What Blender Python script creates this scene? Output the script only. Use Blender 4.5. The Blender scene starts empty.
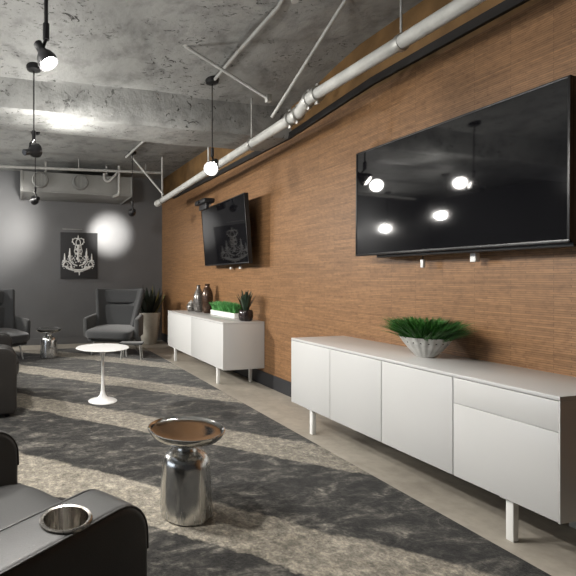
import bpy, bmesh, math, random
from mathutils import Vector, Matrix
random.seed(7)
PI = math.pi
COL = bpy.context.scene.collection

# ------------------------------------------------------------------ materials
def mat(name, base=(.8, .8, .8), rough=.5, metal=0., spec=.5, coat=0., emit=None, estr=0., sheen=0.):
    m = bpy.data.materials.new(name); m.use_nodes = True
    b = m.node_tree.nodes['Principled BSDF']
    b.inputs['Base Color'].default_value = (*base, 1)
    b.inputs['Roughness'].default_value = rough
    b.inputs['Metallic'].default_value = metal
    b.inputs['Specular IOR Level'].default_value = spec
    b.inputs['Coat Weight'].default_value = coat
    b.inputs['Coat Roughness'].default_value = .08
    b.inputs['Sheen Weight'].default_value = sheen
    if emit:
        b.inputs['Emission Color'].default_value = (*emit, 1)
        b.inputs['Emission Strength'].default_value = estr
    return m

class NT:
    """small node helper"""
    def __init__(s, m): s.t = m.node_tree; s.b = s.t.nodes['Principled BSDF']
    def n(s, kind, **kw):
        x = s.t.nodes.new(kind)
        for k, v in kw.items(): setattr(x, k, v)
        return x
    def l(s, a, b): s.t.links.new(a, b)
    def coord(s, scale=(1, 1, 1), rot=(0, 0, 0)):
        c = s.n('ShaderNodeTexCoord'); mp = s.n('ShaderNodeMapping')
        mp.inputs['Scale'].default_value = scale; mp.inputs['Rotation'].default_value = rot
        s.l(c.outputs['Object'], mp.inputs['Vector']); return mp.outputs['Vector']
    def noise(s, vec, scale, detail=4, rough=.55, dist=0.):
        x = s.n('ShaderNodeTexNoise'); x.inputs['Scale'].default_value = scale
        x.inputs['Detail'].default_value = detail; x.inputs['Roughness'].default_value = rough
        x.inputs['Distortion'].default_value = dist
        s.l(vec, x.inputs['Vector']); return x.outputs['Fac']
    def ramp(s, fac, stops):
        r = s.n('ShaderNodeValToRGB'); e = r.color_ramp.elements
        while len(e) < len(stops): e.new(.5)
        for i, (p, c) in enumerate(stops):
            e[i].position = p; e[i].color = (*c, 1) if len(c) == 3 else c
        s.l(fac, r.inputs['Fac']); return r.outputs['Color']
    def mix(s, fac, a, b, mode='MIX'):
        x = s.n('ShaderNodeMix', data_type='RGBA', blend_type=mode)
        for sock, v in ((x.inputs[0], fac), (x.inputs[6], a), (x.inputs[7], b)):
            if hasattr(v, 'links'): s.l(v, sock)
            else: sock.default_value = v if isinstance(v, float) else (*v, 1)
        return x.outputs[2]
    def math(s, op, a, b=0.):
        x = s.n('ShaderNodeMath', operation=op)
        for sock, v in ((x.inputs[0], a), (x.inputs[1], b)):
            if hasattr(v, 'links'): s.l(v, sock)
            else: sock.default_value = v
        return x.outputs[0]
    def bump(s, h, strength=.3, dist=.01):
        x = s.n('ShaderNodeBump'); x.inputs['Strength'].default_value = strength
        x.inputs['Distance'].default_value = dist
        s.l(h, x.inputs['Height']); s.l(x.outputs['Normal'], s.b.inputs['Normal'])
    def col(s, c): s.l(c, s.b.inputs['Base Color'])

def concrete_ceiling():
    m = mat('raw_concrete', rough=.55, spec=.45); t = NT(m); v = t.coord()
    big = t.noise(v, .9, 5, .6, .6); mid = t.noise(v, 5, 6, .65)
    c = t.ramp(big, [(.3, (.24, .245, .238)), (.55, (.33, .335, .325)), (.75, (.43, .435, .42))])
    c2 = t.ramp(mid, [(.32, (.5, .5, .5)), (.52, (1, 1, 1))])
    c = t.mix(.8, c, c2, 'MULTIPLY')
    # broken pits and scraped patches
    pv = t.noise(t.coord((1, 1.9, 1)), 11, 8, .7, 1.6)
    area = t.noise(v, 1.5, 3, .5)
    pit = t.math('MULTIPLY', t.ramp(pv, [(.59, (0, 0, 0)), (.615, (1, 1, 1))]), t.ramp(area, [(.47, (0, 0, 0)), (.56, (1, 1, 1))]))
    c = t.mix(pit, c, (.03, .03, .028))
    t.col(c)
    h = t.math('SUBTRACT', t.math('ADD', mid, t.math('MULTIPLY', t.noise(v, 28, 5, .6), .35)), t.math('MULTIPLY', pit, 1.2))
    t.bump(h, .6, .02)
    return m

def wood_panel():
    m = mat('bamboo_panelling', rough=.42, spec=.35); t = NT(m)
    # courses of thin horizontal strips
    v = t.coord((1, 1, 1), (0, 0, 0))
    c0 = t.n('ShaderNodeTexCoord'); sp = t.n('ShaderNodeSeparateXYZ'); t.l(c0.outputs['Object'], sp.inputs[0])
    cb = t.n('ShaderNodeCombineXYZ'); t.l(sp.outputs['Y'], cb.inputs['X']); t.l(sp.outputs['Z'], cb.inputs['Y'])
    br = t.n('ShaderNodeTexBrick'); br.offset = .37; br.offset_frequency = 3
    br.inputs['Color1'].default_value = (.208, .110, .050, 1); br.inputs['Color2'].default_value = (.278, .150, .070, 1)
    br.inputs['Mortar'].default_value = (.118, .060, .027, 1)
    br.inputs['Scale'].default_value = 1.; br.inputs['Mortar Size'].default_value = .0016
    br.inputs['Mortar Smooth'].default_value = .6; br.inputs['Bias'].default_value = 0
    br.inputs['Brick Width'].default_value = .21; br.inputs['Row Height'].default_value = .012
    t.l(cb.outputs[0], br.inputs['Vector'])
    g = t.noise(t.coord((1, 2.6, 90)), 1, 6, .7)
    g2 = t.noise(t.coord((1, 30, 45)), 1, 4, .65)
    big = t.noise(t.coord((1, .7, 2.2)), 1.2, 3, .5)
    c = t.mix(.75, br.outputs['Color'], t.ramp(g, [(.3, (.58, .56, .53)), (.5, (1, 1, 1)), (.72, (1.22, 1.2, 1.17))]), 'MULTIPLY')
    c = t.mix(.7, c, t.ramp(g2, [(.32, (.68, .66, .64)), (.5, (1, 1, 1)), (.7, (1.15, 1.15, 1.12))]), 'MULTIPLY')
    c = t.mix(.5, c, t.ramp(big, [(.3, (.88, .88, .88)), (.7, (1.1, 1.1, 1.1))]), 'MULTIPLY')
    t.col(c); t.bump(t.math('ADD', g, br.outputs['Fac']), .12, .003)
    return m

def carpet():
    m = mat('striped_carpet', rough=.95, spec=.1, sheen=.15); t = NT(m)
    c0 = t.n('ShaderNodeTexCoord'); sp = t.n('ShaderNodeSeparateXYZ'); t.l(c0.outputs['Object'], sp.inputs[0])
    v = t.coord()
    wob = t.math('MULTIPLY', t.math('SUBTRACT', t.noise(v, 3.0, 5, .65), .5), .22)
    wob2 = t.math('MULTIPLY', t.math('SUBTRACT', t.noise(v, 26, 3, .6), .5), .06)
    s = t.math('ADD', t.math('ADD', sp.outputs['X'], sp.outputs['Y']), t.math('ADD', wob, wob2))
    ph = t.math('FRACT', t.math('DIVIDE', t.math('ADD', s, 1.62 * 6 - 2.70), 1.62))
    band = t.math('LESS_THAN', ph, .325)
    edge = t.ramp(ph, [(0, (0, 0, 0)), (.012, (1, 1, 1)), (.315, (1, 1, 1)), (.335, (0, 0, 0))])
    cl = t.noise(t.coord((1, 2.2, 1), (0, 0, .8)), 4.5, 7, .72, .7)
    md = t.noise(v, 21, 6, .75, .4)
    fi = t.noise(v, 75, 4, .75)
    beige = t.ramp(cl, [(.28, (.145, .130, .105)), (.5, (.205, .186, .153)), (.72, (.265, .243, .203))])
    dark = t.ramp(cl, [(.34, (.011, .0105, .0098)), (.48, (.025, .0242, .0225)), (.56, (.058, .055, .049)), (.65, (.145, .135, .118))])
    c = t.mix(edge, dark, beige)
    c = t.mix(.9, c, t.ramp(md, [(.34, (.5, .5, .5)), (.5, (1, 1, 1)), (.64, (1.75, 1.72, 1.65))]), 'MULTIPLY')
    c = t.mix(.9, c, t.ramp(fi, [(.3, (.5, .5, .5)), (.5, (1, 1, 1)), (.7, (1.5, 1.5, 1.5))]), 'MULTIPLY')
    t.col(c); t.bump(fi, .5, .006)
    return m

def floor_concrete():
    m = mat('polished_concrete', rough=.42, spec=.4); t = NT(m); v = t.coord()
    a = t.noise(v, 2.2, 6, .65, .5); b = t.noise(v, 14, 4, .6)
    c = t.ramp(a, [(.3, (.30, .272, .23)), (.55, (.40, .365, .31)), (.75, (.48, .44, .38))])
    c = t.mix(.6, c, t.ramp(b, [(.35, (.75, .75, .75)), (.6, (1, 1, 1))]), 'MULTIPLY')
    t.col(c); t.bump(b, .1, .004); return m

def painted(name, base, rough=.55, var=.12, sc=3.):
    m = mat(name, base, rough, spec=.4); t = NT(m)
    n = t.noise(t.coord(), sc, 4, .6)
    lo = tuple(x * (1 - var) for x in base); hi = tuple(x * (1 + var) for x in base)
    t.col(t.ramp(n, [(.3, lo), (.7, hi)])); t.bump(t.noise(t.coord(), 160, 2, .5), .06, .002)
    return m

def fabric(name, base, sc=260, rough=.9, bs=.35):
    m = mat(name, base, rough, spec=.2, sheen=.3); t = NT(m)
    n = t.noise(t.coord((1, 1, 1)), sc, 3, .7)
    t.col(t.ramp(n, [(.3, tuple(x * .72 for x in base)), (.7, tuple(x * 1.28 for x in base))]))
    t.bump(n, bs, .003); return m

def leather(name, base, rough=.38):
    m = mat(name, base, rough, spec=.8); t = NT(m)
    vo = t.n('ShaderNodeTexVoronoi'); vo.inputs['Scale'].default_value = 230
    t.l(t.coord(), vo.inputs['Vector'])
    n = t.noise(t.coord(), 6, 3)
    t.col(t.ramp(n, [(.3, tuple(x * .8 for x in base)), (.7, tuple(x * 1.2 for x in base))]))
    t.bump(vo.outputs['Distance'], .12, .002); return m

def chrome(name, base=(.78, .78, .77), rough=.09, streak=True):
    m = mat(name, base, rough, 1.0); t = NT(m)
    n = t.noise(t.coord((1, 1, .12)), 26, 3, .6)
    t.l(t.ramp(n, [(.3, (rough,) * 3), (.7, (rough * 2.1,) * 3)]), t.b.inputs['Roughness'])
    if streak: t.bump(t.noise(t.coord((1, 1, .3)), 14, 3, .5), .08, .01)
    return m

def leafy(name, lo, hi, sc=9, rough=.5):
    m = mat(name, hi, rough, spec=.4); t = NT(m)
    t.col(t.ramp(t.noise(t.coord(), sc, 3), [(.3, lo), (.7, hi)])); return m

def glaze(name, lo, hi, sc=20, rough=.25, metal=0.):
    m = mat(name, hi, rough, metal); t = NT(m)
    t.col(t.ramp(t.noise(t.coord((1, 1, 2.5)), sc, 4, .6, .8), [(.32, lo), (.68, hi)])); return m

M = dict(
    ceil=concrete_ceiling(), wood=wood_panel(), brown=painted('upper_wall_brown', (.20, .112, .042), .6, .3, 4), carpet=carpet(), concrete=floor_concrete(),
    charcoal=painted('charcoal_paint', (.15, .152, .156), .42, .06, 1.5),
    charcoal2=painted('dark_room_paint', (.075, .077, .082), .7, .06, 1.5),
    base=painted('black_baseboard_paint', (.022, .023, .026), .45, .1, 6),
    flat_black=painted('flat_black_finish', (.012, .010, .009), .6, .2, 8),
    white=painted('white_lacquer', (.53, .53, .522), .24, .012, 2),
    legw=painted('white_leg_enamel', (.74, .74, .72), .35, .03, 5),
    tulip=painted('white_table_enamel', (.84, .84, .83), .22, .015, 4),
    pipe=painted('white_pipe_paint', (.47, .47, .445), .45, .16, 9),
    conduit=painted('grey_conduit_paint', (.42, .42, .40), .4, .15, 14),
    duct=painted('grey_duct_paint', (.25, .25, .238), .5, .10, 4),
    steel=chrome('galvanised_steel', (.52, .52, .50), .3, False),
    black=painted('satin_black_metal', (.010, .010, .011), .35, .15, 12),
    matt=painted('matt_black_plastic', (.012, .012, .013), .5, .1, 12),
    lens=mat('bulb_glass', (1, 1, 1), .3, emit=(1.0, .95, .88), estr=40.),
    inner=painted('white_reflector', (.8, .8, .78), .3, .03, 8),
    leather=leather('black_leather', (.019, .019, .0185), .5),
    leatherb=leather('dark_brown_leather', (.014, .012, .0105), .42),
    fab=fabric('grey_wool', (.044, .0455, .047)), fab2=fabric('light_grey_wool', (.052, .053, .053)),
    chrome=chrome('polished_chrome', (.66, .66, .65), .15), mirror=chrome('mirror_steel', (.66, .66, .65), .07, False), cup=chrome('brushed_cup_steel', (.42, .40, .37), .16),
    grass=leafy('dark_grass_blades', (.012, .055, .008), (.04, .16, .022), 14),
    grassb=leafy('bright_grass_blades', (.05, .20, .05), (.11, .36, .10), 14),
    succ=leafy('dark_succulent', (.006, .014, .009), (.025, .045, .026), 18, .4),
    snake=leafy('snake_plant_leaf', (.006, .010, .008), (.028, .036, .024), 16, .4),
    snakey=leafy('yellow_leaf_margin', (.16, .17, .06), (.26, .26, .10), 10),
    soil=painted('dark_potting_soil', (.02, .016, .012), .95, .4, 60),
    pot=glaze('pale_stone_glaze', (.46, .44, .38), (.56, .53, .46), 6, .35),
    bowl=glaze('pearl_grey_glaze', (.36, .355, .335), (.48, .475, .45), 12, .3),
    tray=glaze('white_tray_glaze', (.70, .70, .68), (.78, .78, .76), 5, .3),
    bpot=glaze('black_pot_glaze', (.012, .009, .009), (.03, .02, .02), 18, .22),
    vgrey=glaze('smoked_silver_glaze', (.06, .055, .05), (.30, .28, .26), 24, .18, .5),
    vbrown=glaze('dark_bronze_glaze', (.022, .012, .008), (.09, .05, .03), 22, .2, .3),
    canvas=fabric('dark_grey_canvas', (.042, .042, .044), 400, .8, .15),
    print_=painted('white_canvas_ink', (.72, .72, .70), .75, .25, 30),
    plastic=painted('white_plastic', (.75, .75, .73), .4, .03, 20),
    cable=painted('black_cable', (.015, .015, .015), .5, .1, 20),
)
scr = mat('glossy_television_glass', (.004, .004, .005), .055, spec=.75)
t_ = NT(scr); t_.l(t_.ramp(t_.noise(t_.coord(), 3, 4, .6), [(.3, (.03,) * 3), (.75, (.05,) * 3)]), t_.b.inputs['Roughness'])
M['screen'] = scr

# ------------------------------------------------------------------ mesh helpers
def BM(): return bmesh.new()

def add(bm, src, mtx=None):
    if mtx is not None: src.transform(mtx)
    me = bpy.data.meshes.new('t'); src.to_mesh(me); src.free(); bm.from_mesh(me); bpy.data.meshes.remove(me)
    return bm

def box(bm, x0, x1, y0, y1, z0, z1, bev=0., seg=2, mtx=None):
    b = BM(); bmesh.ops.create_cube(b, size=1)
    b.transform(Matrix.Translation(((x0 + x1) / 2, (y0 + y1) / 2, (z0 + z1) / 2)) @ Matrix.Diagonal((x1 - x0, y1 - y0, z1 - z0, 1)))
    if bev: bmesh.ops.bevel(b, geom=b.edges[:], offset=bev, segments=seg, profile=.5, affect='EDGES')
    return add(bm, b, mtx)

def lathe(bm, prof, seg=40, ctr=(0, 0, 0), mtx=None, rfun=None):
    b = BM(); rings = []
    for r, z in prof:
        if r < 1e-6: rings.append([b.verts.new((0, 0, z))]); continue
        ring = []
        for i in range(seg):
            a = 2 * PI * i / seg; rr = r * (rfun(a, z) if rfun else 1)
            ring.append(b.verts.new((rr * math.cos(a), rr * math.sin(a), z)))
        rings.append(ring)
    for A, B in zip(rings, rings[1:]):
        if len(A) == 1 and len(B) == 1: continue
        for i in range(seg):
            j = (i + 1) % seg
            if len(A) == 1: b.faces.new((A[0], B[j], B[i]))
            elif len(B) == 1: b.faces.new((A[i], A[j], B[0]))
            else: b.faces.new((A[i], A[j], B[j], B[i]))
    bmesh.ops.recalc_face_normals(b, faces=b.faces[:])
    b.transform(Matrix.Translation(ctr))
    return add(bm, b, mtx)

def tube(bm, pts, r, seg=12, cap=True, mtx=None):
    pts = [Vector(p) for p in pts]; n = len(pts)
    rs = r if isinstance(r, (list, tuple)) else [r] * n
    b = BM(); rings = []; up = None
    for i, p in enumerate(pts):
        d = (pts[min(i + 1, n - 1)] - pts[max(i - 1, 0)]).normalized()
        if up is None: up = d.orthogonal().normalized()
        up = (up - d * up.dot(d)); up = up.normalized() if up.length > 1e-6 else d.orthogonal().normalized()
        s = d.cross(up)
        rings.append([b.verts.new(p + (up * math.cos(2 * PI * k / seg) + s * math.sin(2 * PI * k / seg)) * rs[i]) for k in range(seg)])
    for A, B in zip(rings, rings[1:]):
        for k in range(seg): b.faces.new((A[k], A[(k + 1) % seg], B[(k + 1) % seg], B[k]))
    if cap: b.faces.new(rings[0][::-1]); b.faces.new(rings[-1])
    bmesh.ops.recalc_face_normals(b, faces=b.faces[:])
    return add(bm, b, mtx)

def arc(c, r, a0, a1, n, ax=(1, 0, 0), ay=(0, 0, 1)):
    c, ax, ay = Vector(c), Vector(ax), Vector(ay)
    return [c + ax * (r * math.cos(a0 + (a1 - a0) * i / n)) + ay * (r * math.sin(a0 + (a1 - a0) * i / n)) for i in range(n + 1)]

def prism(bm, outline, y0, y1, bev=0., seg=3, mtx=None):
    """outline in x,z extruded along y"""
    b = BM(); A = [b.verts.new((x, y0, z)) for x, z in outline]; B = [b.verts.new((x, y1, z)) for x, z in outline]
    n = len(A); b.faces.new(A); b.faces.new(B[::-1])
    for i in range(n): b.faces.new((A[i], B[i], B[(i + 1) % n], A[(i + 1) % n]))
    bmesh.ops.recalc_face_normals(b, faces=b.faces[:])
    if bev:
        e = [x for x in b.edges if abs(x.verts[0].co.y - x.verts[1].co.y) < 1e-6]
        bmesh.ops.bevel(b, geom=e, offset=bev, segments=seg, profile=.5, affect='EDGES')
    return add(bm, b, mtx)

def obj(name, bm, m, parent=None, smooth=True, loc=None, subsurf=0):
    me = bpy.data.meshes.new(name); bm.to_mesh(me); bm.free()
    o = bpy.data.objects.new(name, me); COL.objects.link(o)
    for x in (m if isinstance(m, (list, tuple)) else [m]): me.materials.append(x)
    if smooth:
        for p in me.polygons: p.use_smooth = True
        me.set_sharp_from_angle(angle=math.radians(38))
    if parent is not None: o.parent = parent
    if loc is not None: o.location = loc
    if subsurf:
        s = o.modifiers.new('s', 'SUBSURF'); s.levels = s.render_levels = subsurf
    return o

def tag(o, label, cat, group=None, kind=None):
    o['label'] = label; o['category'] = cat
    if group: o['group'] = group
    if kind: o['kind'] = kind
    return o

def thing(name, label, cat, loc=(0, 0, 0), rz=0., group=None):
    o = bpy.data.objects.new(name, None); COL.objects.link(o); o.empty_display_size = .1
    o.location = loc; o.rotation_euler = (0, 0, rz)
    return tag(o, label, cat, group)

def struct(name, bm, m, parent=None, smooth=False):
    o = obj(name, bm, m, parent, smooth)
    if parent is None: o['kind'] = 'structure'
    return o

def dup(root, label, loc=None, rz=None):
    def cp(o, par):
        c = o.copy(); COL.objects.link(c)
        if par is not None: c.parent = par
        for ch in o.children: cp(ch, c)
        return c
    r = cp(root, None); r['label'] = label
    if loc is not None: r.location = loc
    if rz is not None: r.rotation_euler = (0, 0, rz)
    return r

# ------------------------------------------------------------------ the room
XW, YB, XL, YF, ZC = 2.64, 8.31, -4.2, -1.8, 3.09
b = BM(); box(b, XL, XW, YF, YB, -.12, 0); struct('floor', b, M['concrete'])
b = BM(); box(b, XL, 2.06, YF, 7.75, .0, .004); struct('floor_carpet', b, M['carpet'])
b = BM(); box(b, XW, XW + .12, YF, YB, 0, 2.66); struct('wall_right', b, M['wood'])
b = BM(); box(b, XW, XW + .12, YF, YB, 2.66, ZC + .1); struct('trim_2', b, M['brown'])  # upper wall, a plainer and deeper brown than the panelling below
b = BM(); box(b, XL - .12, XW + .12, YB, YB + .12, 0, ZC + .1); struct('wall_back', b, M['charcoal'])
b = BM(); box(b, XL - .12, XW + .12, YF - .12, YF, 0, ZC + .1); struct('wall_front', b, M['charcoal2'])
# unseen wall: pieces round one wide low window, added for side fill
WY0, WY1, WZ0, WZ1 = -.4, 5.4, .30, 1.78
b = BM()
box(b, XL - .12, XL, YF, WY0, 0, ZC + .1); box(b, XL - .12, XL, WY1, YB, 0, ZC + .1)
box(b, XL - .12, XL, WY0, WY1, 0, WZ0); box(b, XL - .12, XL, WY0, WY1, WZ1, ZC + .1)
struct('wall_left', b, M['charcoal2'])
b = BM()
for y in (WY0 + .03, 1.05, 2.5, 3.95, WY1 - .03): box(b, XL - .08, XL - .03, y - .03, y + .03, WZ0, WZ1)
for z in (WZ0 + .03, WZ1 - .03): box(b, XL - .08, XL - .03, WY0, WY1, z - .03, z + .03)
struct('fill_window_1', b, M['black'])

# ceiling: wavy cast concrete with a dropped beam
prof = [(YF - .1, ZC), (1.0, ZC), (2.2, ZC), (3.05, ZC - .005), (3.35, ZC - .06), (3.7, ZC - .13), (3.99, ZC - .17), (4.0, ZC - .19), (4.005, 2.80),
        (4.0, 2.64), (4.03, 2.615), (4.28, 2.61), (4.52, 2.615), (4.545, 2.64), (4.55, 2.85), (4.56, ZC - .02), (4.7, ZC), (5.8, ZC), (7.2, ZC), (YB + .05, ZC)]
b = BM(); NX = 60; rows = []
xs = [XL - .1 + (XW + .1 - XL + .1) * i / NX for i in range(NX + 1)]
for j, (y, z) in enumerate(prof):
    rr = random.Random(j * 31 + 5); ph = [rr.uniform(0, 6.28) for _ in range(4)]
    row = []
    for x in xs:
        w = .007 * math.sin(1.1 * x + ph[0]) + .005 * math.sin(2.9 * x + ph[1]) + .003 * math.sin(7.3 * x + ph[2])
        if y < 1.5 or y > 6.5: w = abs(w) * .4
        row.append(b.verts.new((x, y + w * .8, z + w)))
    rows.append(row)
for A, B in zip(rows, rows[1:]):
    for i in range(NX): b.faces.new((A[i], B[i], B[i + 1], A[i + 1]))
ret = bmesh.ops.extrude_face_region(b, geom=b.faces[:])
bmesh.ops.translate(b, verts=[g for g in ret['geom'] if isinstance(g, bmesh.types.BMVert)], vec=(0, 0, .6))
bmesh.ops.recalc_face_normals(b, faces=b.faces[:])
struct('ceiling', b, M['ceil'], smooth=True)

b = BM(); box(b, XW - .014, XW, YF, YB, 0, .15, .003); struct('baseboard_right', b, M['base'])
b = BM(); box(b, XL, XW - .015, YB - .014, YB, 0, .12, .003); struct('baseboard_back', b, M['charcoal'])
# raised black strip along the timber wall, in two lengths
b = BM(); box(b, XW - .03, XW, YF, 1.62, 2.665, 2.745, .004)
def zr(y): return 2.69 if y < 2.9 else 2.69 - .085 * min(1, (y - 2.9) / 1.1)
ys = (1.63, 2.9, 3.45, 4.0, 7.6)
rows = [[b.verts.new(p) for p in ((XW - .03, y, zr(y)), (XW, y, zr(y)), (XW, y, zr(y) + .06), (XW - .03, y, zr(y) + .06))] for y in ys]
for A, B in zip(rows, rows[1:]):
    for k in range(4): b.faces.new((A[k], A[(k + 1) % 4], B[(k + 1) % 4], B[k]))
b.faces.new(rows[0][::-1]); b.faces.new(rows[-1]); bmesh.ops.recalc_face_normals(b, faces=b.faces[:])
struct('trim_1', b, M['flat_black'])

# ------------------------------------------------------------------ credenzas
def credenza(label, y0, q_n=4, g=.0022, drawer=True):
    L, D, Z0, Z1 = 1.90, .505, .192, .714
    r = thing('credenza', label, 'cabinet', (2.13, y0, 0), 0, 'white credenzas along the timber wall')
    b = BM(); box(b, .019, D, .006, L - .006, Z0, Z1 - .018, .002); obj('body', b, M['white'], r)
    b = BM(); box(b, -.001, D, 0, L, Z1 - .018, Z1, .003); obj('top_panel', b, M['white'], r)
    for y in (.0, L - .006):
        b = BM(); box(b, .0, D, y, y + .006, Z0, Z1 - .018, .001); obj('side_panel', b, M['white'], r)
    q = L / q_n
    for k in range(q_n):
        ya, yb = k * q + g + (.004 if k == 0 else 0), (k + 1) * q - g - (.004 if k == q_n - 1 else 0)
        if k == 0 and drawer:
            b = BM(); box(b, 0, .018, ya, yb, Z0 + .003, .564, .002); obj('door', b, M['white'], r)
            b = BM(); box(b, 0, .018, ya, yb, .5656, Z1 - .021, .002); obj('drawer', b, M['white'], r)
        else:
            b = BM(); box(b, 0, .018, ya, yb, Z0 + .003, Z1 - .021, .002); obj('door', b, M['white'], r)
    for x in (.025, D - .075):
        for y in (.20, L - .24):
            b = BM(); box(b, x, x + .033, y, y + .033, .0, Z0, .002)
            box(b, x - .012, x + .052, y - .012, y + .052, Z0 - .006, Z0 + .001)
            obj('leg', b, M['legw'], r)
    return r
credenza('long white credenza below the big television, fluted bowl of grass on top', 1.332)
credenza('long white credenza below the smaller television, black potted succulent on top', 4.515, 2, .0006, False)
ZT = .7145

# ------------------------------------------------------------------ televisions
def television(label, L, H, loc, rz, tilt):
    r = thing('television', label, 'television', loc, rz, 'televisions on the timber wall')
    T = Matrix.Rotation(tilt, 4, 'Y')          # local +x points to the wall, screen at x = 0
    b = BM(); box(b, .008, .052, -L / 2, L / 2, -H / 2, H / 2, .006)
    box(b, .04, .085, -L * .36, L * .36, -H * .38, H * .2, .012); obj('casing', b, M['matt'], r).matrix_local = T
    bz = .011
    b = BM(); box(b, .0, .02, -L / 2, L / 2, H / 2 - bz, H / 2, .002); box(b, .0, .02, -L / 2, L / 2, -H / 2, -H / 2 + bz * 1.5, .002)
    box(b, .0, .02, -L / 2, -L / 2 + bz, -H / 2, H / 2, .002); box(b, .0, .02, L / 2 - bz, L / 2, -H / 2, H / 2, .002)
    obj('bezel', b, M['black'], r).matrix_local = T
    b = BM(); box(b, .004, .012, -L / 2 + bz, L / 2 - bz, -H / 2 + bz * 1.5, H / 2 - bz); obj('screen', b, M['screen'], r).matrix_local = T
    return r
def mount(r, wx, spread=.25):
    # wx: distance from the screen to the wall in the television's own frame
    b = BM(); box(b, wx - .018, wx, -.22, .22, -.16, .16, .003)
    for z in (-.09, .09): box(b, .1, wx - .01, -.05, .05, z - .02, z + .02, .004)
    for y in (-spread, spread): box(b, .084, .112, y - .018, y + .018, -.24, .2, .003)
    for z in (-.09, .09): box(b, .09, .108, -spread, spread, z - .018, z + .018, .003)
    return obj('wall_bracket', b, M['matt'], r)
tvb = television('big glossy black television over the long credenza with the bowl of grass', 1.385, .778, (2.455, 2.189, 1.754), 0, math.radians(.45))
mount(tvb, .185)
b = BM(); box(b, .03, .10, -.69, .52, -.408, -.36, .006); obj('speaker_bar', b, M['matt'], tvb)
TS_TILT = math.radians(-4.2); TS_RZ = math.radians(-2.3)
tvs = television('smaller looking tilted television over the far credenza, dark device on its top', 1.35, .778, (2.425, 5.165, 1.750), TS_RZ, TS_TILT)
mount(tvs, .198)

for y, z, nm, lab, w in ((2.40, 1.30, 'cable_end', 'thin black cable with white plug hanging below the big television', .011),
                         (2.045, 1.325, 'wall_plug', 'short white block plug hanging just below big television middle', .017)):
    r = thing(nm, lab, 'cable', (2.575, y, z), 0)
    b = BM(); tube(b, [(0, 0, .02), (0, .001, .06), (.002, 0, .12)], .0035, 8); obj('cord', b, M['cable'], r)
    b = BM(); box(b, -w, w, -w, w, -.03, .022, .003); obj('plug', b, M['plastic'], r)
for y, lab in ((5.02, 'tiny white cable end below the tilted television, nearer the succulent'), (5.27, 'tiny white cable end below the tilted television, nearer the vases')):
    r = thing('cable_end', lab, 'cable', (2.6, y, 1.325), 0)
    b = BM(); tube(b, [(0, 0, .015), (0, .001, .06), (.002, 0, .12)], .003, 8); obj('cord', b, M['cable'], r)
    b = BM(); box(b, -.012, .012, -.02, .02, -.012, .016, .003); obj('plug', b, M['plastic'], r)

# dark device standing on the top edge of the tilted television
r = thing('video_camera', 'flat black camera device perched on top corner of the tilted television', 'camera', (2.345, 5.43, 2.128), math.radians(0))
b = BM(); box(b, -.12, .03, -.17, .17, .022, .082, .018, 3); box(b, -.075, -.03, -.12, .12, -.05, .03, .01); obj('body', b, M['matt'], r)
b = BM(); box(b, -.02, .02, -.05, .05, .0, .03, .003); obj('clip', b, M['plastic'], r)
b = BM(); lathe(b, [(0, 0), (.018, 0), (.02, .012), (.014, .016), (0, .016)], 20, mtx=Matrix.Translation((-.12, 0, .05)) @ Matrix.Rotation(-PI / 2, 4, 'Y')); obj('lens', b, M['screen'], r)

# ------------------------------------------------------------------ plants and ornaments on the credenzas
def blades(bm, n, base, rx, ry, h, flare, w=.0035, seed=1, lim=None):
    R = random.Random(seed)
    for _ in range(n):
        while True:
            a, q = R.uniform(-1, 1), R.uniform(-1, 1)
            if a * a + q * q <= 1 or lim == 'box': break
        p = Vector((base[0] + a * rx, base[1] + q * ry, base[2]))
        hh = h * R.uniform(.62, 1.05)
        d = Vector((a * flare[0] + R.uniform(-.05, .05), q * flare[1] + R.uniform(-.05, .05), 0))
        ang = R.uniform(0, PI); s = Vector((math.cos(ang), math.sin(ang), 0)) * w
        vs = []
        for k, (f, ww) in enumerate(((0, 1), (.45, .9), (.8, .6), (1, .08))):
            c = p + d * (f ** 1.5) + Vector((0, 0, hh * (f - .12 * f * f * (abs(a) + abs(q)))))
            vs.append((bm.verts.new(c - s * ww), bm.verts.new(c + s * ww)))
        for A, B in zip(vs, vs[1:]): bm.faces.new((A[0], A[1], B[1], B[0]))

r = thing('grass_bowl', 'fluted pearl grey bowl of dark green grass on the near credenza', 'plant', (2.42, 2.235, ZT), 0)
flute = lambda a, z: 1 + .035 * math.cos(18 * a) * min(1, z / .05)
b = BM(); lathe(b, [(0, 0), (.05, 0), (.056, .006), (.085, .04), (.118, .085), (.139, .12), (.143, .124), (.136, .122), (.11, .09), (.09, .075), (0, .075)], 108, rfun=flute)
obj('bowl', b, M['bowl'], r)
b = BM(); lathe(b, [(0, .108), (.06, .106), (.122, .1), (.118, .088), (0, .086)], 32); obj('soil', b, M['soil'], r)
b = BM(); blades(b, 1500, (0, 0, .1), .105, .115, .15, (.10, .145), .0042, 3)
blades(b, 500, (0, 0, .1), .11, .12, .10, (.12, .17), .004, 13)
g = obj('grass', b, M['grass'], r, smooth=False); g['kind'] = 'stuff'

r = thing('grass_tray', 'long low white tray of bright green grass between vases and black pot', 'plant', (2.535, 5.28, ZT), 0)
b = BM(); box(b, -.065, .065, -.35, .35, 0, .058, .004); box(b, -.055, .055, -.34, .34, .056, .0595); obj('tray', b, M['tray'], r)
b = BM(); blades(b, 1500, (0, 0, .057),   .05, .325, .14, (.02, .03), .005, 5, 'box'); g = obj('grass', b, M['grassb'], r, smooth=False); g['kind'] = 'stuff'

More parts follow.
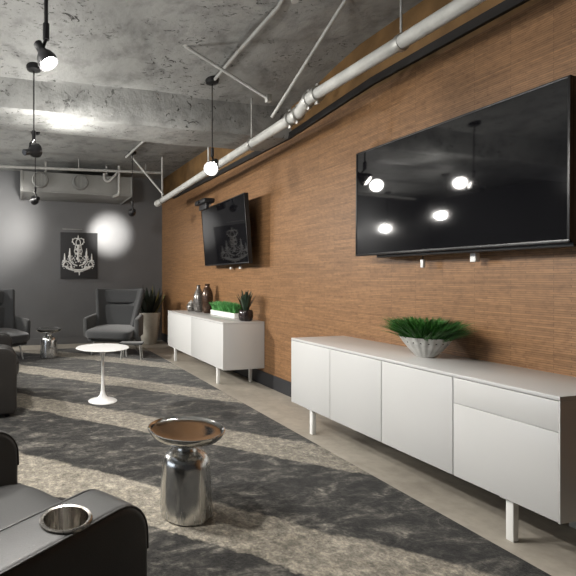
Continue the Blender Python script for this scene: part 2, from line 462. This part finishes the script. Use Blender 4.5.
def strap_leaf(bm, base, tip, w, bend, thick=.003, n=7, prof=None):
    base, tip = Vector(base), Vector(tip); d = tip - base
    side = d.cross(Vector((bend[0], bend[1], .001))).normalized(); nrm = side.cross(d).normalized()
    rows = []
    for i in range(n + 1):
        f = i / n; c = base + d * f + Vector(bend) * math.sin(f * PI) * .5
        ww = w * (prof(f) if prof else (.75 + .5 * f if f < .5 else 1.0) * (1 - max(0, f - .5) ** 1.6 * 3.0))
        ww = max(ww, .0008)
        rows.append([bm.verts.new(c - side * ww), bm.verts.new(c - nrm * (thick + ww * .25)), bm.verts.new(c + side * ww), bm.verts.new(c + nrm * thick * .4 - nrm * ww * .1)])
    for A, B in zip(rows, rows[1:]):
        for k in range(4): bm.faces.new((A[k], A[(k + 1) % 4], B[(k + 1) % 4], B[k]))
    bm.faces.new(rows[-1]); bm.faces.new(rows[0][::-1])

r = thing('potted_succulent', 'dark succulent in round black pot on the far credenza', 'plant', (2.465, 4.63, ZT), 0)
b = BM(); lathe(b, [(0, 0), (.06, 0), (.074, .012), (.083, .05), (.083, .09), (.076, .118), (.07, .124), (.066, .118), (.068, .1), (0, .098)], 36); obj('pot', b, M['bpot'], r)
b = BM(); R = random.Random(4)
for i in range(17):
    a = i * 2.4; q = .25 + .75 * (i / 17); tl = .29 - .10 * q + R.uniform(-.02, .02)
    strap_leaf(b, (.02 * math.cos(a) * q, .02 * math.sin(a) * q, .095), (.135 * q * math.cos(a), .135 * q * math.sin(a), .095 + tl), .025, (-.02 * math.cos(a), -.02 * math.sin(a), 0))
obj('foliage', b, M['succ'], r)

r = thing('bottle_vase', 'tall smoky silver bottle vase at far end of far credenza', 'vase', (2.46, 6.02, ZT), 0, 'vases on the far credenza')
b = BM(); lathe(b, [(0, 0), (.05, 0), (.056, .01), (.076, .08), (.080, .17), (.068, .25), (.042, .31), (.026, .35), (.026, .372), (.031, .385), (.026, .387), (.02, .37), (.02, .35), (0, .34)], 36); obj('vase', b, M['vgrey'], r)
r = thing('bottle_vase', 'tall dark bronze bottle vase beside the bright green grass tray', 'vase', (2.50, 5.80, ZT), 0, 'vases on the far credenza')
b = BM(); lathe(b, [(0, 0), (.048, 0), (.054, .01), (.074, .09), (.078, .2), (.072, .27), (.054, .33), (.034, .362), (.034, .39), (.038, .402), (.032, .404), (.026, .38), (0, .37)], 36); obj('vase', b, M['vbrown'], r)
r = thing('small_jar', 'small squat grey jar at the far end beside silver vase', 'jar', (2.42, 6.20, ZT), 0)
b = BM(); lathe(b, [(0, 0), (.05, 0), (.06, .012), (.072, .05), (.066, .09), (.045, .115), (.04, .12)], 32); lathe(b, [(.04, .12), (.035, .12), (.03, .1), (0, .095)], 32); obj('jar', b, M['vgrey'], r)
b = BM(); lathe(b, [(.044, .118), (.046, .126), (.03, .138), (.012, .146), (.014, .156), (.008, .163), (0, .165)], 28); obj('lid', b, M['bowl'], r)

# ------------------------------------------------------------------ chrome drum tables
def drum_table(label, loc):
    r = thing('drum_table', label, 'table', loc, .3, 'chrome drum tables')
    b = BM()
    fl = lambda a, z: 1 + .012 * math.cos(8 * a) * (1 if z < .27 else 0)
    lathe(b, [(0, 0), (.124, 0), (.131, .006), (.132, .02), (.130, .09), (.126, .17), (.121, .235), (.119, .262), (.114, .284), (.102, .304), (.08, .318), (.055, .326), (.0, .327)], 64, rfun=fl)
    obj('base', b, M['chrome'], r)
    b = BM(); lathe(b, [(.058, .32), (.05, .328), (.046, .345), (.05, .36), (.066, .37), (.0, .371)], 48); obj('neck', b, M['chrome'], r)
    b = BM()
    lathe(b, [(0, .369), (.07, .369), (.125, .378), (.165, .393), (.182, .408), (.194, .428), (.1955, .434), (.192, .436), (.186, .432), (.178, .427), (.165, .4245), (.12, .4235), (0, .4235)], 72)
    obj('tray_top', b, M['mirror'], r)
    return r
dt = drum_table('chrome drum table standing alone on the striped carpet near the front', (.815, 2.16, .0045))
dup(dt, 'chrome drum table between the two grey wing chairs by the charcoal wall', (.42, 6.95, .0045), 1.1)

# ------------------------------------------------------------------ white pedestal table
r = thing('pedestal_table', 'round white pedestal table with thin stem on striped carpet', 'table', (.775, 4.34, .0045), 0)
b = BM(); lathe(b, [(0, 0), (.139, 0), (.141, .005), (.13, .012), (.09, .022), (.05, .038), (.03, .062), (.02, .1), (.015, .17), (.0125, .27), (.013, .38), (.018, .44), (.032, .48), (.06, .503), (.062, .506), (0, .506)], 48)
obj('pedestal', b, M['tulip'], r)
b = BM(); lathe(b, [(0, .505), (.2, .505), (.235, .511), (.254, .518), (.257, .521), (.254, .524), (0, .5245)], 72); obj('tabletop', b, M['tulip'], r)

# ------------------------------------------------------------------ wing lounge chairs
def grid_surface(f, nu, nv):
    b = BM(); P = [[b.verts.new(f(i / nu, j / nv)) for j in range(nv + 1)] for i in range(nu + 1)]
    for i in range(nu):
        for j in range(nv): b.faces.new((P[i][j], P[i + 1][j], P[i + 1][j + 1], P[i][j + 1]))
    return b
def cushion(bm, cx, cy, cz, sx, sy, sz, rot=0., bev=.05, mtx=None, puff=.02):
    b = BM(); bmesh.ops.create_cube(b, size=1)
    bmesh.ops.subdivide_edges(b, edges=b.edges[:], cuts=7, use_grid_fill=True)
    for v in b.verts:
        x, y, z = v.co * 2
        e = 6.0
        n = (abs(x) ** e + abs(y) ** e + abs(z) ** e) ** (1 / e)
        m = max(abs(x), abs(y), abs(z)); k = m / n if n > 0 else 1
        v.co = Vector((x * k * sx / 2, y * k * sy / 2, z * k * (sz / 2 + puff * (1 - x * x) * (1 - y * y))))
    b.transform(Matrix.Translation((cx, cy, cz)) @ Matrix.Rotation(rot, 4, 'X'))
    bmesh.ops.recalc_face_normals(b, faces=b.faces[:])
    return add(bm, b, mtx)
def wing_chair(label, loc, rz):
    """faces local -y"""
    r = thing('wing_chair', label, 'chair', loc, rz, 'grey wing chairs')
    def shell(thick, fa):
        # curved back with wings that flare wider towards the top
        def f(u, v):
            a = (u - .5) * 2
            z = .30 + .70 * v
            half = .315 + .125 * v ** 1.2
            bend = .30 - .10 * v
            x = a * half * (1 - .05 * a * a)
            y = .30 + .17 * v - bend * abs(a) ** 2.4
            if v > .85: z += .015 * abs(a)
            return Vector((x, y + fa, z))
        return f
    b = grid_surface(shell(0, 0), 24, 12)
    bmesh.ops.recalc_face_normals(b, faces=b.faces[:])
    o = obj('shell', b, M['fab'], r)
    s = o.modifiers.new('t', 'SOLIDIFY'); s.thickness = .07; s.offset = 0
    s = o.modifiers.new('b', 'BEVEL'); s.width = .022; s.segments = 3; s.limit_method = 'ANGLE'
    # lower back cushion and head cushion with a dark gap between
    b = BM(); cushion(b, 0, .275, .575, .58, .11, .36, math.radians(-13), puff=0); obj('back_cushion', b, M['fab'], r, subsurf=1)
    b = BM(); cushion(b, 0, .365, .885, .74, .10, .22, math.radians(-13), puff=0); obj('head_cushion', b, M['fab'], r, subsurf=1)
    b = BM(); cushion(b, 0, -.08, .345, .74, .74, .14, math.radians(3), puff=.02); obj('seat_cushion', b, M['fab'], r, subsurf=1)
    b = BM(); box(b, -.33, .33, -.34, .28, .215, .285, .02, 3); obj('seat_frame', b, M['fab'], r)
    for s in (-1, 1):
        b = BM()
        prism(b, [(-.20, .27), (.24, .27), (.28, .60), (.2, .61), (-.16, .575), (-.21, .56), (-.222, .535)], -.037, .037, .025, 3,
              Matrix.Translation((s * .40, -.0, 0)) @ Matrix.Rotation(s * .10, 4, 'Z') @ Matrix.Rotation(PI / 2, 4, 'Z'))
        obj('armrest', b, M['fab2'], r)
    for sx in (-1, 1):
        for y0, y1 in ((-.24, -.29), (.22, .29)):
            b = BM(); tube(b, [(sx * .25, y0, .23), (sx * .285, y1, .012), (sx * .286, y1, .0)], [.016, .011, .011], 12); obj('leg', b, M['steel'], r)
    b = BM()
    for y in (-.24, .22): tube(b, [(-.25, y, .2), (.25, y, .2)], .011, 8)
    obj('leg_rail', b, M['steel'], r)
    return r
wc = wing_chair('grey wool wing chair beside the pale planter, seat facing us', (1.46, 7.10, .0045), math.radians(-30))
dup(wc, 'grey wool wing chair partly cut by the frame edge, behind the leather seats', (-.34, 7.02, .0045), math.radians(26))

# small stool under/beside the wing chair
r = thing('foot_stool', 'low grey stool with thin legs at the wing chair front corner', 'stool', (1.60, 6.52, .0045), math.radians(-24))
b = BM(); box(b, -.17, .17, -.10, .10, .215, .245, .01, 3); obj('seat', b, M['fab2'], r)
for sx in (-1, 1):
    for sy in (-1, 1):
        b = BM(); tube(b, [(sx * .13, sy * .07, .216), (sx * .15, sy * .085, 0)], [.012, .008], 10); obj('leg', b, M['steel'], r)

# ------------------------------------------------------------------ tall planter with snake plant
r = thing('snake_plant', 'dark snake plant in tall pale tapered pot in the corner', 'plant', (2.29, 7.98, 0), 0)
b = BM(); lathe(b, [(0, 0), (.13, 0), (.138, .01), (.16, .14), (.188, .36), (.205, .50), (.208, .55), (.205, .57), (.196, .572), (.19, .555), (.185, .52), (0, .515)], 48); obj('pot', b, M['pot'], r)
b = BM(); lathe(b, [(0, .532), (.1, .53), (.187, .524), (.18, .512), (0, .511)], 32); obj('soil', b, M['soil'], r)
b = BM(); b2 = BM(); R = random.Random(12)
for i in range(30):
    a = i * 2.39996; q = math.sqrt((i + .5) / 30)
    h = (.60 - .22 * q) * R.uniform(.85, 1.08); o = .07 + .31 * q
    tipx = .12 * q * math.cos(a) + o * .75 * math.cos(a); tipy = .12 * q * math.sin(a) + o * .75 * math.sin(a)
    tipy = min(tipy, .2); tipx = min(tipx, .24)
    strap_leaf(b if i % 8 != 2 else b2, (.12 * q * math.cos(a), .12 * q * math.sin(a), .53), (tipx, tipy, .53 + h), .042 if i % 8 != 2 else .024, (.06 * math.cos(a), .06 * math.sin(a), .05))
obj('foliage', b, M['snake'], r); obj('pale_foliage', b2, M['snakey'], r)

# ------------------------------------------------------------------ chandelier picture
r = thing('wall_picture', 'square dark canvas with a white chandelier print on charcoal wall', 'picture', (1.042, YB - .003, 1.61), 0)
W, H = .68, .84
b = BM(); box(b, -W / 2, W / 2, -.032, 0, -H / 2, H / 2, .003); obj('canvas', b, M['canvas'], r)
b = BM(); yy = -.0335; K = .001836
def P(px, py): return Vector(((px - 279) * K, yy, (293 - py) * K))
def st(pts, w, w1=None):
    w1 = w1 or w; n = len(pts); tube(b, [P(*p) for p in pts], [(w + (w1 - w) * i / max(1, n - 1)) * K for i in range(n)], 6)
def bead(px, py, rr):
    c = BM(); bmesh.ops.create_uvsphere(c, u_segments=10, v_segments=6, radius=rr * K)
    c.transform(Matrix.Translation(P(px, py)) @ Matrix.Diagonal((1, .3, 1, 1))); add(b, c)
st([(269, 90), (269, 112), (270, 125)], 2, 8); bead(270, 126, 12)
for s in (-1, 1):
    X = lambda q: 270 + s * q
    st([(X(5), 128), (X(32), 122), (X(54), 135), (X(56), 158), (X(40), 178), (X(22), 196)], 6, 5)
    st([(X(5), 130), (X(20), 150), (X(22), 175), (X(14), 196)], 5)
    bead(X(54), 132, 8); bead(X(58), 160, 7); bead(X(44), 180, 7)
    for k in range(5): bead(X(30 + 2 * k), 205 + 12 * k, 5.5)
    st([(X(24), 205), (X(38), 240), (X(36), 268)], 4)
    # inner candles
    st([(X(83), 222), (X(83), 240), (X(83), 262)], 3, 9); st([(X(83), 262), (X(82), 300)], 10); bead(X(83), 305, 19); bead(X(83), 330, 14)
    st([(X(70), 306), (X(96), 306)], 8)
    st([(X(83), 325), (X(70), 360), (X(45), 380), (X(10), 395)], 8, 7)
    # outer candles
    st([(X(134), 272), (X(134), 290), (X(134), 310)], 3, 8); st([(X(134), 310), (X(134), 340)], 9); bead(X(134), 348, 18)
    st([(X(112), 346), (X(156), 346)], 7)
    st([(X(134), 362), (X(150), 390), (X(128), 404), (X(104), 398), (X(100), 380), (X(112), 372)], 8, 5)
    st([(X(128), 400), (X(96), 424), (X(50), 438), (X(0), 440)], 9, 12)
    st([(X(134), 360), (X(100), 352), (X(70), 385), (X(62), 415)], 6)
    for px, py, q in ((156, 362, 7), (158, 380, 6), (150, 402, 8), (114, 356, 7), (112, 420, 8), (98, 408, 7), (78, 404, 9), (60, 330, 9), (104, 328, 7), (62, 350, 8), (60, 300, 6), (92, 350, 8), (46, 318, 9), (36, 338, 8), (50, 362, 7), (24, 360, 8), (30, 300, 8), (28, 280, 8), (14, 330, 7), (40, 405, 9), (70, 432, 7), (140, 420, 5)):
        bead(X(px), py, q)
st([(270, 185), (270, 230), (268, 300), (272, 360)], 13, 9)
for k in range(7): bead(270 + (-1) ** k * 14, 205 + k * 23, 10)
st([(240, 232), (270, 240), (300, 232)], 9); st([(236, 268), (270, 276), (304, 268)], 8)
st([(190, 418), (230, 436), (280, 442), (330, 430), (362, 404)], 12, 10)
st([(230, 455), (280, 452), (320, 450)], 6)
st([(281, 440), (281, 465), (280, 490)], 11, 4); bead(281, 462, 10)
obj('print', b, M['print_'], r)
b = BM(); box(b, -.30, .06, -.012, 0, .475, .485, .002); obj('hanging_rail', b, M['conduit'], r)

# ------------------------------------------------------------------ leather recliners
def recliner(label, origin, ang, gap, m, group, seat_h=.45, dx=(0, 0), dz=(0, 0)):
    """local +x = facing direction, local y across; near arm at y 0..-.15 side of origin"""
    r = thing('recliner', label, 'armchair', origin, ang, group)
    def arm_outline():
        o = [(-.78, .03), (-.02, .03)]
        o += [(0, .08), (0, .46)]
        c = (-.115, .497)
        for i in range(1, 9):
            a = PI / 2 * i / 8; o.append((c[0] + .115 * math.cos(a), c[1] + .115 * math.sin(a)))
        o += [(-.34, .614), (-.6, .616), (-.78, .62)]
        return o
    aw = .158
    hr = .0545
    for k, y in enumerate((-aw / 2 - gap / 2, aw / 2 + gap / 2)):
        b = BM(); ol = [(px + dx[k], pz + (dz[k] if pz > .1 else 0)) for px, pz in arm_outline()]; hx = -.247 + dx[k]; hz = dz[k]
        prism(b, ol, -aw / 2, aw / 2, .022, 4, Matrix.Translation((0, y, 0)))
        a = obj('armrest', b, m, r)
        # cup well: cut with a boolean cylinder
        c = BM(); lathe(c, [(0, .5), (hr, .5), (hr, .7), (0, .7)], 40, (hx, y - .012, hz))
        cme = bpy.data.meshes.new('cut'); c.to_mesh(cme); c.free(); co = bpy.data.objects.new('cut', cme); COL.objects.link(co)
        co.parent = r
        bo = a.modifiers.new('well', 'BOOLEAN'); bo.object = co; bo.solver = 'EXACT'; bo.operation = 'DIFFERENCE'
        bpy.context.view_layer.update()
        dg = bpy.context.evaluated_depsgraph_get(); nm = bpy.data.meshes.new_from_object(a.evaluated_get(dg))
        a.modifiers.clear(); a.data = nm; bpy.data.objects.remove(co)
        for p in nm.polygons: p.use_smooth = True
        nm.set_sharp_from_angle(angle=math.radians(35))
        # seam piping along both upper edges
        b = BM()
        for sy in (-1, 1):
            pts = [Vector((px, y + sy * (aw / 2 - .008), pz - .004)) for px, pz in ol[3:-1]]
            pts = [Vector((p.x - .003, p.y, p.z)) for p in pts]
            tube(b, pts, .0042, 8)
        obj('piping', b, m, a)
        b = BM(); lathe(b, [(0, .513), (.049, .513), (.053, .52), (.0535, .612), (.0555, .6185), (.062, .6205), (.0655, .618), (.0655, .6125), (.054, .611)], 48, (hx, y - .012, hz))
        obj('cup_holder', b, M['cup'], a)
    b = BM(); cushion(b, -.36, 0, seat_h - .085, .80, gap - .004, .17, 0, puff=.0); obj('seat_cushion', b, m, r, subsurf=1)
    b = BM(); box(b, -.05, .0, -gap / 2 + .01, gap / 2 - .01, .07, seat_h - .1, .02, 3); obj('footrest', b, m, r)
    b = BM(); box(b, -.75, -.06, -gap / 2, gap / 2, .04, seat_h - .16, .01); obj('frame', b, m, r)
    b = BM(); cushion(b, -.80, 0, .72, .2, gap + aw * 1.6, .66, 0, puff=0, mtx=Matrix.Translation((0, 0, 0))); obj('backrest', b, m, r, subsurf=1)
    for sx in (-.72, -.08):
        for sy in (-1, 1):
            b = BM(); lathe(b, [(0, 0), (.022, 0), (.026, .032), (0, .034)], 16, (sx, sy * (gap / 2 + aw / 2), 0)); obj('foot', b, M['matt'], r)
    return r
ANG = math.atan2(.56, .83)
dv, nv = Vector((.83, .56)).normalized(), Vector((-.56, .83)).normalized()
gp = .54; pc = .893 + .079 + gp / 2
o2 = dv * .975 + nv * pc
recliner('black leather recliner with steel cup holder in its arm, nearest to us', (o2.x, o2.y, .0045), ANG, gp, M['leather'], 'leather recliners', dx=(0, .045), dz=(-.02, .012))
recliner('dark leather recliner at the frame edge, near the grey wing chair', (-.055, 4.60, .0045), math.radians(3), .85, M['leatherb'], 'leather recliners')

# ------------------------------------------------------------------ ceiling pipes
r = thing('overhead_pipe', 'thick white pipe running under the ceiling along the timber wall', 'pipe', (0, 0, 0), 0)
b = BM(); tube(b, [(2.15, 6.98, 2.41), (2.15, 3.22, 2.512)], .042, 20); obj('far_length', b, M['pipe'], r)
b = BM(); tube(b, [(2.14, 2.98, 2.578), (2.155, -1.6, 2.562)], .042, 20); obj('near_length', b, M['pipe'], r)
b = BM(); tube(b, [(2.15, 3.26, 2.511), (2.15, 3.18, 2.514), (2.147, 3.12, 2.53), (2.143, 3.06, 2.56), (2.14, 2.99, 2.576), (2.14, 2.93, 2.578)], .047, 18); obj('elbow', b, M['pipe'], r)
for y, z in ((3.27, 2.511), (3.17, 2.515), (3.02, 2.573), (2.92, 2.578)):
    b = BM(); tube(b, [(2.146, y + .014, z), (2.146, y - .014, z)], .060, 18)
    box(b, 2.135, 2.157, y - .016, y + .016, z - .078, z - .052, .003); box(b, 2.135, 2.157, y - .016, y + .016, z + .052, z + .078, .003)
    obj('coupling', b, M['steel'], r)
b = BM(); tube(b, [(2.15, 7.03, 2.409), (2.15, 6.93, 2.411)], .052, 18); obj('end_cap', b, M['pipe'], r)

def rod(name, label, cat, pts, rad, m, group=None, ends=True):
    r = thing(name, label, cat, pts[0], 0, group)
    o = Vector(pts[0]); b = BM(); tube(b, [Vector(p) - o for p in pts], rad, 12); obj('rod', b, m, r)
    return r
def flange(r, p, rr=.028, h=.012):
    b = BM(); o = Vector(p) - r.location; lathe(b, [(0, -h), (rr * .6, -h), (rr, -h * .3), (rr, h), (0, h)], 20, o); obj('ceiling_mount', b, M['steel'], r)
def clamp(r, p, ax='Y'):
    o = Vector(p) - r.location; b = BM(); box(b, o.x - .022, o.x + .022, o.y - .022, o.y + .022, o.z - .03, o.z + .03, .005); obj('clamp', b, M['steel'], r)
r = rod('pipe_brace', 'thin grey sway brace crossing from the ceiling towards the pipe', 'pipe', [(1.25, 3.35, 3.03), (1.96, 3.29, 2.66)], .0125, M['conduit'], 'pipe braces')
flange(r, (1.25, 3.35, 3.035)); clamp(r, (1.955, 3.29, 2.665)); r = rod('pipe_brace', 'long pale brace slanting up from the pipe coupling out of frame', 'pipe', [(2.03, 3.36, 2.545), (2.10, 2.50, 3.09)], .0135, M['pipe'], 'pipe braces')
flange(r, (2.10, 2.50, 3.085))
pipe = bpy.data.objects['overhead_pipe']
for y, zt, zp, rad, m in ((3.92, 2.93, 2.494, .007, 'conduit'), (2.15, ZC, 2.576, .007, 'conduit'), (4.95, ZC, 2.465, .011, 'pipe'), (6.75, ZC, 2.416, .014, 'pipe')):
    b = BM(); tube(b, [(2.148, y, zt), (2.148, y, zp + .05)], rad, 12); h = obj('hanger', b, M[m], pipe)
    b = BM(); tube(b, [(2.149, y - .013, zp), (2.149, y + .013, zp)], .051, 18); obj('collar', b, M['steel'], h)
r = rod('pipe_brace', 'thin pale brace slanting to the pipe near its capped end', 'pipe', [(1.70, 6.85, 3.07), (2.10, 6.55, 2.47)], .015, M['pipe'], 'pipe braces')
flange(r, (1.70, 6.85, 3.08))
r = rod('ceiling_conduit', 'short grey conduit on the ceiling behind the beam', 'conduit', [(1.66, 5.5, 3.075), (1.62, 6.15, 3.07), (1.58, 6.8, 3.065)], .018, M['conduit'], 'ceiling conduits')
flange(r, (1.66, 5.55, 3.08), .04, .03)
r = rod('ceiling_conduit', 'grey conduit on the ceiling feeding the lit pendant over the smaller television', 'conduit', [(1.71, 2.67, 3.2), (1.71, 2.68, 3.09), (1.708, 2.74, 3.058), (1.67, 3.3, 2.995), (1.652, 3.70, 2.945)], .015, M['conduit'], 'ceiling conduits')
r = thing('sprinkler_stub', 'short white pipe stub in a rusty ceiling hole near the frame top', 'pipe', (1.74, 2.60, 3.09), 0)
b = BM(); tube(b, [(0, 0, .02), (0, 0, -.06)], .017, 12); lathe(b, [(0, -.075), (.024, -.075), (.024, -.06), (0, -.058)], 14); obj('stub', b, M['pipe'], r)
b = BM(); R = random.Random(2)
lathe(b, [(0, -.02), (.03, -.022), (.075, -.008), (.095, .004), (0, .01)], 22, rfun=lambda a, z: 1 + .28 * math.sin(3 * a + 1) + .14 * math.sin(7 * a)); obj('broken_rim', b, M['flat_black'], r)

# thin pipe, duct and trap at the charcoal wall
r = rod('cross_pipe', 'thin grey pipe running across under the ceiling before the duct', 'pipe', [(-2.6, 7.2, 2.84), (-.29, 7.2, 2.895), (2.27, 7.2, 2.955)], .022, M['conduit'])
for x, z in ((-1.6, 2.86), (.9, 2.925), (2.0, 2.95)):
    b = BM(); tube(b, [(x + 2.6, 0, z - 2.84), (x + 2.6, 0, ZC - 2.84)], .006, 8); obj('hanger', b, M['conduit'], r)
r = thing('air_duct', 'long grey rectangular air duct with round ports on charcoal wall', 'duct', (0, 0, 0), 0)
b = BM(); box(b, .015, 1.83, 7.42, YB - .002, 2.585, 2.90, .008)
box(b, .005, .05, 7.41, YB - .002, 2.575, 2.91, .004); box(b, 1.80, 1.845, 7.41, YB - .002, 2.575, 2.91, .02)
box(b, .02, 1.82, 7.405, 7.425, 2.575, 2.60, .003); obj('casing', b, M['duct'], r)
for x in (.31, .95):
    R90 = Matrix.Translation((x, 7.42, 2.765)) @ Matrix.Rotation(PI / 2, 4, 'X')
    b = BM(); lathe(b, [(.13, 0), (.13, .03), (.118, .075), (.11, .078), (.108, .02), (0, .018)], 36, mtx=R90); p = obj('vent_port', b, M['duct'], r)
    b = BM()
    for k in range(-4, 5):
        hh = math.sqrt(max(0, .105 ** 2 - (k * .022) ** 2)); box(b, x + k * .022 - .003, x + k * .022 + .003, 7.385, 7.41, 2.765 - hh, 2.765 + hh)
    obj('vent_grille', b, M['conduit'], p)
for x in (.4, 1.4):
    b = BM(); box(b, x - .015, x + .015, 7.5, 7.53, 2.9, ZC); obj('strap', b, M['steel'], r)
b = BM(); tube(b, [(1.325, 7.3, 2.91), (1.325, 7.3, 2.85)] + arc((1.385, 7.3, 2.845), .06, PI, 1.75 * PI, 8) + [(1.50, 7.3, 2.88), (1.575, 7.3, 2.985)], .02, 12); p = obj('drain_pipe', b, M['pipe'], r); p['label'] = 'white bent drain pipe'
b = BM(); tube(b, [(1.575, 7.3, 3.05), (1.575, 7.3, 2.6), (1.55, 7.3, 2.565), (1.47, 7.3, 2.535)], .02, 12); obj('drain_pipe', b, M['pipe'], r)['label'] = 'white upright drain pipe'

# ------------------------------------------------------------------ pendant spotlights
SPOT_W = 1.0
def pendant(label, x, y, zc, zl, aim, watts, cone=110, fill=0., lit=True, cw=(1.0, .965, .91), stem=.0055, k=.85):
    """canopy on the ceiling, cord, swivel and a bell shade whose mouth looks along aim"""
    r = thing('pendant_lamp', label, 'lamp', (x, y, zl), 0, 'black pendant spotlights')
    aim = Vector(aim).normalized(); hc = zc - zl
    b = BM(); lathe(b, [(0, hc + .05), (.06, hc + .05), (.062, hc - .005), (.055, hc - .03), (.02, hc - .04), (0, hc - .04)], 28); obj('canopy', b, M['black'], r)
    neck = -aim * .10 * k
    b = BM(); tube(b, [(0, 0, hc - .03), (0, 0, .155)], stem, 8); obj('cord', b, M['cable'], r)
    b = BM(); tube(b, [(0, 0, .165), (0, 0, .09)], .016, 12); tube(b, [(0, 0, .095), (neck.x * .5, neck.y * .5, .05), neck * .55], .008, 8)
    obj('swivel', b, M['black'], r)
    q = Vector((0, 0, 1)).rotation_difference(-aim).to_matrix().to_4x4() @ Matrix.Scale(k, 4)     # local +z = away from the mouth
    b = BM(); lathe(b, [(.070, -.045), (.068, -.01), (.055, .025), (.034, .055), (.030, .07), (.030, .125), (.026, .13), (0, .13)], 36, mtx=q)
    lathe(b, [(.070, -.045), (.066, -.043), (.062, -.01), (.05, .02), (.03, .05), (0, .055)], 36, mtx=q); obj('shade', b, M['black'], r)
    b = BM(); lathe(b, [(0, .045), (.026, .045), (.03, .01), (.047, -.02), (.050, -.034), (.04, -.044), (0, -.049)], 28, mtx=q); bu = obj('bulb', b, M['lens'] if lit else M['inner'], r)
    if watts:
        L = bpy.data.lights.new('spot', 'SPOT'); L.energy = watts * SPOT_W; L.spot_size = math.radians(cone); L.spot_blend = 1.0 if cone < 80 else .7; L.shadow_soft_size = .05; L.color = cw
        o = bpy.data.objects.new('lamp_light', L); COL.objects.link(o); o.parent = r
        o.location = aim * .075; o.rotation_euler = (-aim).to_track_quat('Z', 'Y').to_euler()
    if fill:
        L = bpy.data.lights.new('fill_point', 'POINT'); L.energy = fill * SPOT_W; L.shadow_soft_size = .06; L.color = cw  # added point light under the shade, spills fill onto ceiling and walls
        o = bpy.data.objects.new('fill_light', L); COL.objects.link(o); o.parent = r; o.location = aim * .13
    return r
pendant('black pendant spotlight with bright bulb, nearest the frame top', .12, 2.2, 3.09, 2.245, (.45, -.22, -.9), 55, 130, 12, stem=.0095, k=.7)
pendant('small black pendant lamp just below the concrete beam edge', .11, 3.84, 2.945, 2.25, (.72, .62, .34), 34, 90, 10, True)
pendant('small pendant lamp hanging before the duct end, tiny white face', .19, 6.0, 3.09, 2.21, (-.30, .95, -.02), 150, 56, 6, True)
pendant('glowing black pendant lamp in front of the timber wall', 1.65, 3.72, 2.965, 2.19, (-.55, -.6, -.58), 16, 140, 4, k=.95)
pendant('small dark pendant lamp beside the bright patch on charcoal wall', 1.63, 6.6, 3.09, 2.19, (-.0, 1, -.1), 210, 34, 0)
# lamps outside the view: two seen in television glass, two added for side light
for lab, x, y, z, aim, w, cn in (('black pendant spotlight over the middle of the lounge, added outside the view', -.6, 3.15, 2.27, (.8, .15, -.75), 75, 130),
                             ('black pendant spotlight shown brightest in the big television', -2.2, 6.2, 2.40, (.905, -.15, -.40), 520, 66),
                             ('black pendant spotlight by the charcoal wall shown in television corner', -2.55, 7.85, 2.36, (.88, -.35, -.5), 170, 110),
                             ('black pendant spotlight added outside the view over the leather recliners', -.7, 2.2, 2.27, (.82, .05, -.75), 75, 130)):
    pendant(lab, x, y, 3.09, z, aim, w, cn, 14 if y < 5 else 40, k=.75)

# area light added outside the unseen window as soft side fill
L = bpy.data.lights.new('window_fill', 'AREA'); L.shape = 'RECTANGLE'; L.size = WY1 - WY0 - .2; L.size_y = WZ1 - WZ0 - .2; L.energy = 14; L.color = (.93, .96, 1.0)
o = bpy.data.objects.new('window_fill', L); COL.objects.link(o); o.location = (XL - .3, (WY0 + WY1) / 2, (WZ0 + WZ1) / 2); o.rotation_euler = (PI / 2, 0, -PI / 2)

w = bpy.data.worlds.new('world'); bpy.context.scene.world = w; w.use_nodes = True
sky = w.node_tree.nodes['Background']; sky.inputs['Color'].default_value = (.75, .85, 1, 1); sky.inputs['Strength'].default_value = .8

# ------------------------------------------------------------------ camera
cam = bpy.data.cameras.new('camera'); co = bpy.data.objects.new('camera', cam); COL.objects.link(co)
co.location = (0, 0, 1.2); co.rotation_euler = (PI / 2, 0, -math.atan(124 / 452))
cam.sensor_width = 36; cam.sensor_fit = 'HORIZONTAL'; cam.lens = 452 / 576 * 36
cam.shift_x = (288 - 144) / 576; cam.shift_y = -10 / 576; cam.clip_start = .02
sc = bpy.context.scene; sc.camera = co
sc.view_settings.view_transform = 'Standard'; sc.view_settings.look = 'None'; sc.view_settings.gamma = 1
sc.view_settings.use_curve_mapping = False
sc.view_settings.exposure = 0.72
